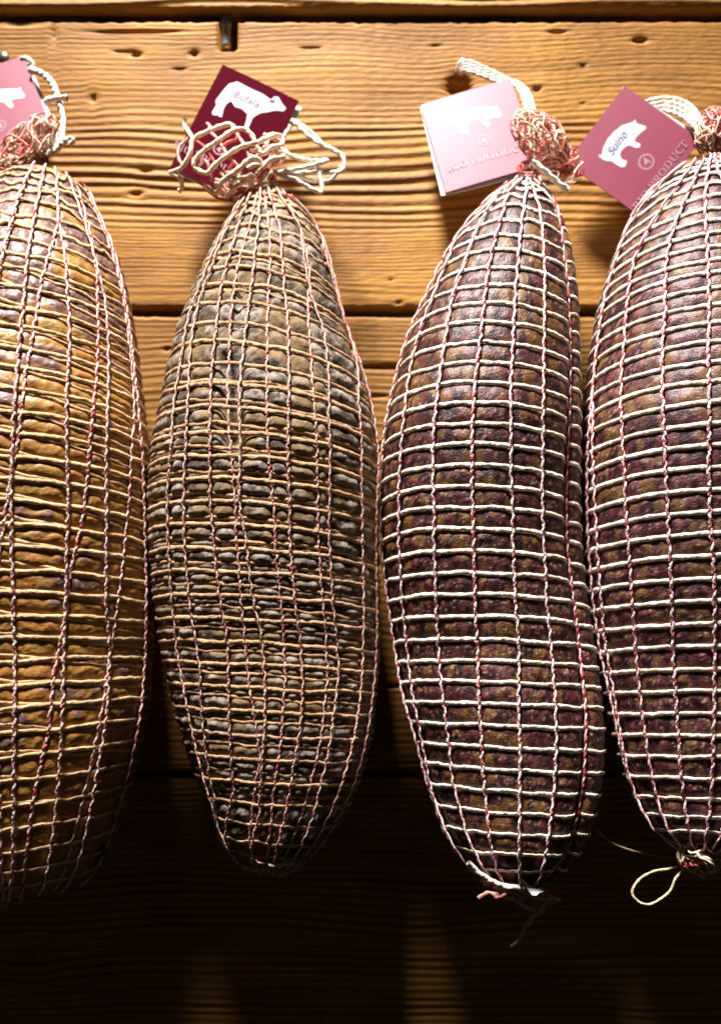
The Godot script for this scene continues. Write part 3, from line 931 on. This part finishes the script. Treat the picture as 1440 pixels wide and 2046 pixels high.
func card(s: Soup, w: float, h: float, z: float, thick: float, bow: float, col: Color, shift: Vector2, turn: float):
	var n := 12
	var b := s.v.size()
	var shade := []
	for side in 2:
		for r in n + 1:
			for q in n + 1:
				var x := w * q / n
				var y := -h * r / n
				var p := Vector2(x - w * 0.5, y + h * 0.5).rotated(turn) + Vector2(w * 0.5, -h * 0.5) + shift
				var bz := bow * (sin(PI * q / n) + 0.6 * sin(PI * r / n * 0.9 + 0.3))
				s.v.append(Vector3(p.x, p.y, z + bz - (thick if side else 0.0)))
				s.c.append(col)
	var m := (n + 1) * (n + 1)
	for r in n:
		for q in n:
			var a := b + r * (n + 1) + q
			s.i.append_array([a, a + 1, a + n + 1, a + n + 1, a + 1, a + n + 2])
			s.i.append_array([m + a, m + a + n + 1, m + a + 1, m + a + 1, m + a + n + 1, m + a + n + 2])
	var rim := []
	for q in n:
		rim.append(q)
	for r in n:
		rim.append(r * (n + 1) + n)
	for q in n:
		rim.append(n * (n + 1) + n - q)
	for r in n:
		rim.append((n - r) * (n + 1))
	for k in rim.size():
		var a: int = b + rim[k]
		var c: int = b + rim[(k + 1) % rim.size()]
		var e := s.v.size()
		for p in [a, c, a + m, c + m]:
			s.v.append(s.v[p] + Vector3(0.00002, 0.00002, 0.0))
			s.c.append(col)
		s.i.append_array([e, e + 2, e + 1, e + 1, e + 2, e + 3])

func tag_xy(t: Dictionary, x: float, y: float) -> Vector2:
	var d := Vector2(x, y) - (t.o as Vector2)
	var u: Vector2 = t.u
	var v: Vector2 = t.v
	var det := u.x * v.y - u.y * v.x
	var a := (d.x * v.y - d.y * v.x) / det
	var b := (u.x * d.y - u.y * d.x) / det
	return Vector2(a * t.w, -b * t.h)

func tag_z(t: Dictionary, p: Vector2) -> float:
	return 0.0005 * (sin(PI * p.x / t.w) + 0.6 * sin(-PI * p.y / t.h * 0.9 + 0.3))

# flat ink on the card: a thin printed polygon that follows the bow of the card
func print_shape(t: Dictionary, called: String, poly: Array, ox: float, oy: float, sc: float, m: Material, lift := 0.00012):
	var flat := PackedVector2Array()
	for p in poly:
		flat.append(tag_xy(t, ox + p[0] / sc, oy + p[1] / sc))
	print_poly(t, called, flat, m, lift)

func print_poly(t: Dictionary, called: String, flat: PackedVector2Array, m: Material, lift := 0.00012):
	var s := Soup.new()
	# cut into strips so that it can follow the bow
	var cell: float = t.w / 10.0
	var lo := flat[0]
	var hi := flat[0]
	for p in flat:
		lo = lo.min(p)
		hi = hi.max(p)
	var x := lo.x
	while x < hi.x:
		var strip := PackedVector2Array([Vector2(x, lo.y - 0.01), Vector2(x + cell, lo.y - 0.01), Vector2(x + cell, hi.y + 0.01), Vector2(x, hi.y + 0.01)])
		for piece in Geometry2D.intersect_polygons(flat, strip):
			var tri := Geometry2D.triangulate_polygon(piece)
			var b := s.v.size()
			for p in piece:
				s.v.append(Vector3(p.x, p.y, tag_z(t, p) + lift))
				s.c.append(Color.WHITE)
			for k in range(0, tri.size(), 3):
				var p0: Vector2 = piece[tri[k]]
				var p1: Vector2 = piece[tri[k + 1]]
				var p2: Vector2 = piece[tri[k + 2]]
				if (p1 - p0).cross(p2 - p0) > 0.0:
					s.i.append_array([b + tri[k], b + tri[k + 2], b + tri[k + 1]])
				else:
					s.i.append_array([b + tri[k], b + tri[k + 1], b + tri[k + 2]])
		x += cell
	if not s.i.is_empty():
		commit(s, called, m, t.node)

func print_text(t: Dictionary, words: String, x: float, y: float, cap_px: float, spread: float, m: Material, serif: bool, italic := 0.0, z_up := 0.0):
	var c := tag_xy(t, x, y)
	var tm := TextMesh.new()
	var f := SystemFont.new()
	f.font_names = PackedStringArray(["Droid Serif" if serif else "Droid Sans"])
	tm.font = f
	tm.text = words
	tm.font_size = 64
	var px_m: float = t.w / (t.u as Vector2).length()
	tm.pixel_size = cap_px * px_m / 46.0
	tm.depth = 0.00006
	tm.curve_step = 1.5
	var o := MeshInstance3D.new()
	o.name = "lettering"
	o.mesh = tm
	o.material_override = m
	var b := Basis(Vector3(spread, 0, 0), Vector3(italic, 1, 0), Vector3(0, 0, 1))
	o.transform = Transform3D(b, Vector3(c.x, c.y, tag_z(t, c) + 0.00010 + z_up))
	t.node.add_child(o, true)

func emblem(t: Dictionary, x: float, y: float, r_px: float, m: Material):
	var c := tag_xy(t, x, y)
	var r: float = r_px * t.w / (t.u as Vector2).length()
	for k in 16:
		var seg := PackedVector2Array()
		for j in 3:
			seg.append(c + Vector2.from_angle(TAU * (k + j * 0.42) / 16.0) * r)
		for j in 3:
			seg.append(c + Vector2.from_angle(TAU * (k + (2 - j) * 0.42) / 16.0) * r * 0.74)
		print_poly(t, "emblem_mark", seg, m)
	print_poly(t, "emblem_mark", PackedVector2Array([c + Vector2(-0.45, -0.2) * r, c + Vector2(0.15, 0.55) * r, c + Vector2(0.3, 0.5) * r, c + Vector2(0.3, -0.5) * r, c + Vector2(0.1, -0.5) * r, c + Vector2(0.1, -0.2) * r]), m)

func build_tags():
	var rose := Color(0.27, 0.032, 0.075)
	var white := plain(Color(0.58, 0.60, 0.66), 0.6)
	var pale := plain(Color(0.48, 0.26, 0.32), 0.6)
	var pen := plain(Color(0.13, 0.16, 0.33), 0.6)
	var burgundy := Color(0.075, 0.002, 0.010)
	# pig looking right, in shares of the tag
	var pig3 := [[395, 500], [430, 470], [500, 430], [600, 390], [720, 375], [850, 375], [935, 385], [975, 360], [985, 405], [1025, 480], [1000, 515], [930, 520], [870, 528], [840, 545], [865, 610], [830, 645], [785, 610], [750, 560], [690, 545], [620, 570], [585, 600], [590, 660], [570, 740], [490, 740], [475, 670], [420, 640], [385, 580], [375, 530]]
	# --- light pink tag, cut by the left edge
	var t1 := make_tag("light pink square tag with white pig, hanging beside the orange-yellow meat", Vector2(-130, 176), Vector2(48, 111), Vector2(-58, 345), 0.020, 0.018, 0.031, rose, 0.03, Vector2(0.0024, 0.0016))
	var pig1 := []
	for p in pig3:
		var uvp := Vector2((p[0] / 6.545 + 840.0), (p[1] / 6.545 + 160.0)) - Vector2(840, 210)
		var uu := Vector2(178, -53)
		var vv := Vector2(38, 178)
		var det := uu.x * vv.y - uu.y * vv.x
		var a := (uvp.x * vv.y - uvp.y * vv.x) / det + 0.07
		var b := (uu.x * uvp.y - uu.y * uvp.x) / det + 0.06
		var q: Vector2 = (t1.o as Vector2) + (t1.u as Vector2) * a + (t1.v as Vector2) * b
		pig1.append([q.x, q.y])
	print_shape(t1, "pig_print", pig1, 0, 0, 1.0, white)
	emblem(t1, 8, 252, 13, pale)
	print_text(t1, "BIO PRODUCT", 12, 296, 13, 1.25, pale, true)
	# --- dark red tag with the buffalo
	var t2 := make_tag("dark burgundy tag with white buffalo, partly covered by the bag of net", Vector2(445, 129), Vector2(597, 202), Vector2(331, 329), 0.022, 0.022, 0.026, burgundy, -0.02, Vector2(0.002, -0.001))
	var cow := [[545, 205], [600, 235], [680, 275], [730, 295], [780, 330], [800, 340], [825, 318], [855, 320], [872, 350], [890, 380], [912, 405], [890, 428], [860, 420], [810, 425], [770, 435], [720, 440], [680, 460], [650, 480], [622, 540], [605, 562], [580, 555], [600, 500], [612, 450], [570, 410], [520, 395], [490, 350], [455, 370], [430, 410], [415, 470], [390, 465], [386, 442], [375, 458], [342, 450], [340, 430], [375, 380], [370, 345], [390, 320], [425, 300], [440, 260], [480, 220]]
	print_shape(t2, "buffalo_print", cow, 330, 110, 3.79, white)
	print_shape(t2, "buffalo_ear", [[782, 345], [830, 345], [822, 366], [795, 366]], 330, 110, 3.79, plain(burgundy, 0.5), 0.00024)
	print_text(t2, "Bufala", 492, 200, 13, 1.0, pen, false, 0.2, 0.00014)
	emblem(t2, 432, 296, 13, plain(Color(0.42, 0.2, 0.26), 0.5))
	print_text(t2, "BIO PRODUCT", 408, 318, 13, 1.15, plain(Color(0.42, 0.2, 0.26), 0.5), true)
	# --- very pale pink tag catching the lamp
	var t3 := make_tag("pale pink square tag with faint white pig, hanging before the nail loop", Vector2(840, 210), Vector2(1020, 157), Vector2(878, 388), 0.016, 0.021, 0.033, rose, -0.035, Vector2(-0.0016, -0.0006))
	print_shape(t3, "pig_print", pig3, 840, 160, 6.545, white)
	emblem(t3, 958, 285, 13, pale)
	print_text(t3, "BIO PRODUCT", 961, 320, 13, 1.2, pale, true)
	print_text(t3, "Suino", 945, 232, 11, 1.0, plain(Color(0.40, 0.46, 0.54), 0.6), false, 0.2, 0.00014)
	# --- deep rose tag
	var t4 := make_tag("deep rose tag with white pig marked in blue pen, beside the purplish red meat", Vector2(1130, 326), Vector2(1247, 172), Vector2(1281, 433), 0.018, 0.022, 0.022, rose, 0.05, Vector2(0.0026, -0.0006))
	var pig4 := [[585, 345], [600, 385], [690, 410], [692, 440], [640, 480], [590, 530], [578, 562], [640, 588], [632, 625], [590, 632], [530, 605], [490, 620], [448, 660], [437, 700], [452, 735], [507, 760], [490, 815], [450, 822], [390, 790], [350, 762], [290, 757], [255, 737], [225, 712], [225, 695], [255, 695], [265, 630], [310, 540], [370, 470], [450, 405], [530, 380], [560, 370]]
	print_shape(t4, "pig_print", pig4, 1150, 170, 4.966, white)
	print_text(t4, "Suino", 1233, 286, 14, 1.0, pen, false, 0.2, 0.00014)
	emblem(t4, 1290, 324, 17, pale)
	print_text(t4, "BIO PRODUCT", 1318, 350, 15, 1.2, pale, true)

# ================================================================== hanging strings and nails
func build_strings():
	var white := Color(0.82, 0.74, 0.64)
	var a := thing("hanging_string", "single white string knotted up the side of the light pink tag", "string", "strings that hang the meats")
	put_strand(a, px_line([[380, 60], [520, 90], [590, 150], [600, 210], [540, 270]], 0, 110, 8.893, 0.018), 0.0016, white)
	put_strand(a, px_line([[540, 285], [640, 290], [760, 340], [860, 420], [950, 530], [1000, 650], [1040, 780], [1090, 950], [1125, 1120], [1125, 1300], [1100, 1480], [1070, 1600], [960, 1700], [820, 1800]], 0, 110, 8.893, 0.022, 0.026), 0.0021, white)
	put_strand(a, px_line([[1000, 640], [1050, 800], [1110, 1000], [1140, 1200], [1120, 1420], [1080, 1590]], 0, 110, 8.893, 0.036, 0.01), 0.0016, white)
	put_strand(a, px_line([[790, 850], [900, 790], [1020, 770], [1120, 760], [1200, 770]], 0, 110, 8.893, 0.040), 0.0018, white)
	put_strand(a, px_line([[1080, 1560], [1180, 1520], [1260, 1480], [1300, 1540], [1230, 1580]], 0, 110, 8.893, 0.044), 0.0017, white)
	put_strand(a, [ray(45, 117, 0.016), ray(30, 130, 0.010), ray(20, 134, 0.004)], 0.0016, white)
	var b := thing("hanging_string", "loose loops of white string beside the dark burgundy tag", "string", "strings that hang the meats")
	put_strand(b, px_line([[960, 500], [1000, 530], [1060, 590], [1150, 660], [1270, 720], [1345, 770], [1335, 880], [1160, 890], [950, 895], [830, 890]], 330, 110, 3.79, 0.024, 0.018), 0.0014, white)
	put_strand(b, px_line([[960, 490], [1030, 530], [1110, 590], [1200, 680], [1290, 730], [1355, 800], [1320, 860]], 330, 110, 3.79, 0.022, 0.012), 0.0012, Color(0.76, 0.66, 0.52))
	put_strand(b, px_line([[950, 540], [900, 620], [885, 690], [950, 760], [1100, 800], [1230, 800], [1080, 845], [850, 890]], 330, 110, 3.79, 0.030, 0.014), 0.0013, white)
	put_strand(b, px_line([[850, 900], [1000, 910], [1100, 950], [1240, 950], [1315, 870]], 330, 110, 3.79, 0.042, -0.006), 0.0012, white)
	put_strand(b, px_line([[860, 905], [980, 940], [1100, 1010], [1190, 1035], [1165, 900], [1150, 840]], 330, 110, 3.79, 0.043, -0.004), 0.0013, white)
	put_strand(b, [ray(583, 240, 0.018), ray(560, 222, 0.014), ray(520, 205, 0.010), ray(486, 200, 0.004)], 0.0013, white)
	put_strand(b, px_line([[720, 980], [780, 960], [840, 975], [800, 1000], [720, 1000]], 330, 110, 3.79, 0.050), 0.0014, Color(0.7, 0.56, 0.4))
	var c := thing("hanging_string", "flat bundle of white string looped over a nail above the pale pink tag", "string", "strings that hang the meats")
	for k in 4:
		var f := k * 5.5
		put_strand(c, [ray(1030 - f * 0.3, 168 + f * 0.6, 0.016), ray(1008, 155 + f, 0.014), ray(968, 136 + f * 1.1, 0.012), ray(936 - f * 0.1, 123 + f * 1.2, 0.010), ray(917 + f * 0.3, 127 + f * 0.9, 0.008), ray(914 + f * 0.4, 142 + f * 0.4, 0.005)], 0.0012, white)
		put_strand(c, [ray(1018 + f * 0.8, 160 + f * 0.2, 0.016), ray(1034 + f, 178, 0.020), ray(1045 + f, 200, 0.024), ray(1052 + f, 225, 0.030), ray(1066 + f * 1.2, 255, 0.036), ray(1068 + f, 300, 0.042), ray(1060, 338, 0.044)], 0.0011, white)
	put_strand(c, [ray(1062, 322, 0.058), ray(1085, 340, 0.058), ray(1110, 362, 0.056), ray(1135, 380, 0.054)], 0.0018, white)
	var d := thing("hanging_string", "several white string arcs between the deep rose tag and the purplish red meat", "string", "strings that hang the meats")
	for k in 4:
		var f := k * 8.0
		put_strand(d, [ray(1290 + f * 0.5, 203 + f * 0.9, 0.012), ray(1325, 196 + f * 1.05, 0.015), ray(1362 - f * 0.2, 202 + f * 1.2, 0.021), ray(1388 - f * 0.3, 222 + f * 1.1, 0.028), ray(1403 - f * 0.2, 255 + f * 0.5, 0.038), ray(1408, 296, 0.044)], 0.0013, white)
	put_strand(d, [ray(1290, 203, 0.012), ray(1275, 215, 0.010), ray(1262, 226, 0.004)], 0.0013, white)
	# nails the strings hang on
	nail(ray(922, 148, -0.004), "short nail carrying the flat string bundle above the pale pink tag")
	nail(ray(20, 136, 0.0), "short nail behind the light pink tag")
	nail(ray(486, 202, 0.0), "short nail behind the dark burgundy tag")
	nail(ray(1262, 228, 0.0), "short nail behind the deep rose tag")

func put_strand(o: Node3D, raw: Array, r: float, col: Color):
	var s := Soup.new()
	strand(s, raw, r, col, 7, 0.16)
	commit(s, "string_strand", mats.string, o)

func nail(p: Vector3, label: String):
	var s := Soup.new()
	var prof := [[0.0016, -0.012], [0.0016, 0.009], [0.0038, 0.0095], [0.0040, 0.0104], [0.0030, 0.0112], [0.0001, 0.0115]]
	for q in prof:
		for j in 10:
			var f := TAU * j / 10.0
			s.v.append(p + Vector3(cos(f) * q[0], sin(f) * q[0], q[1]))
			s.c.append(Color(0.16, 0.13, 0.11))
	for k in prof.size() - 1:
		for j in 10:
			var j2 := (j + 1) % 10
			s.i.append_array([k * 10 + j, (k + 1) * 10 + j, k * 10 + j2, k * 10 + j2, (k + 1) * 10 + j, (k + 1) * 10 + j2])
	var o := commit(s, "nail", mats.iron, self)
	tag_thing(o, label, "nail", "nails that carry the strings")
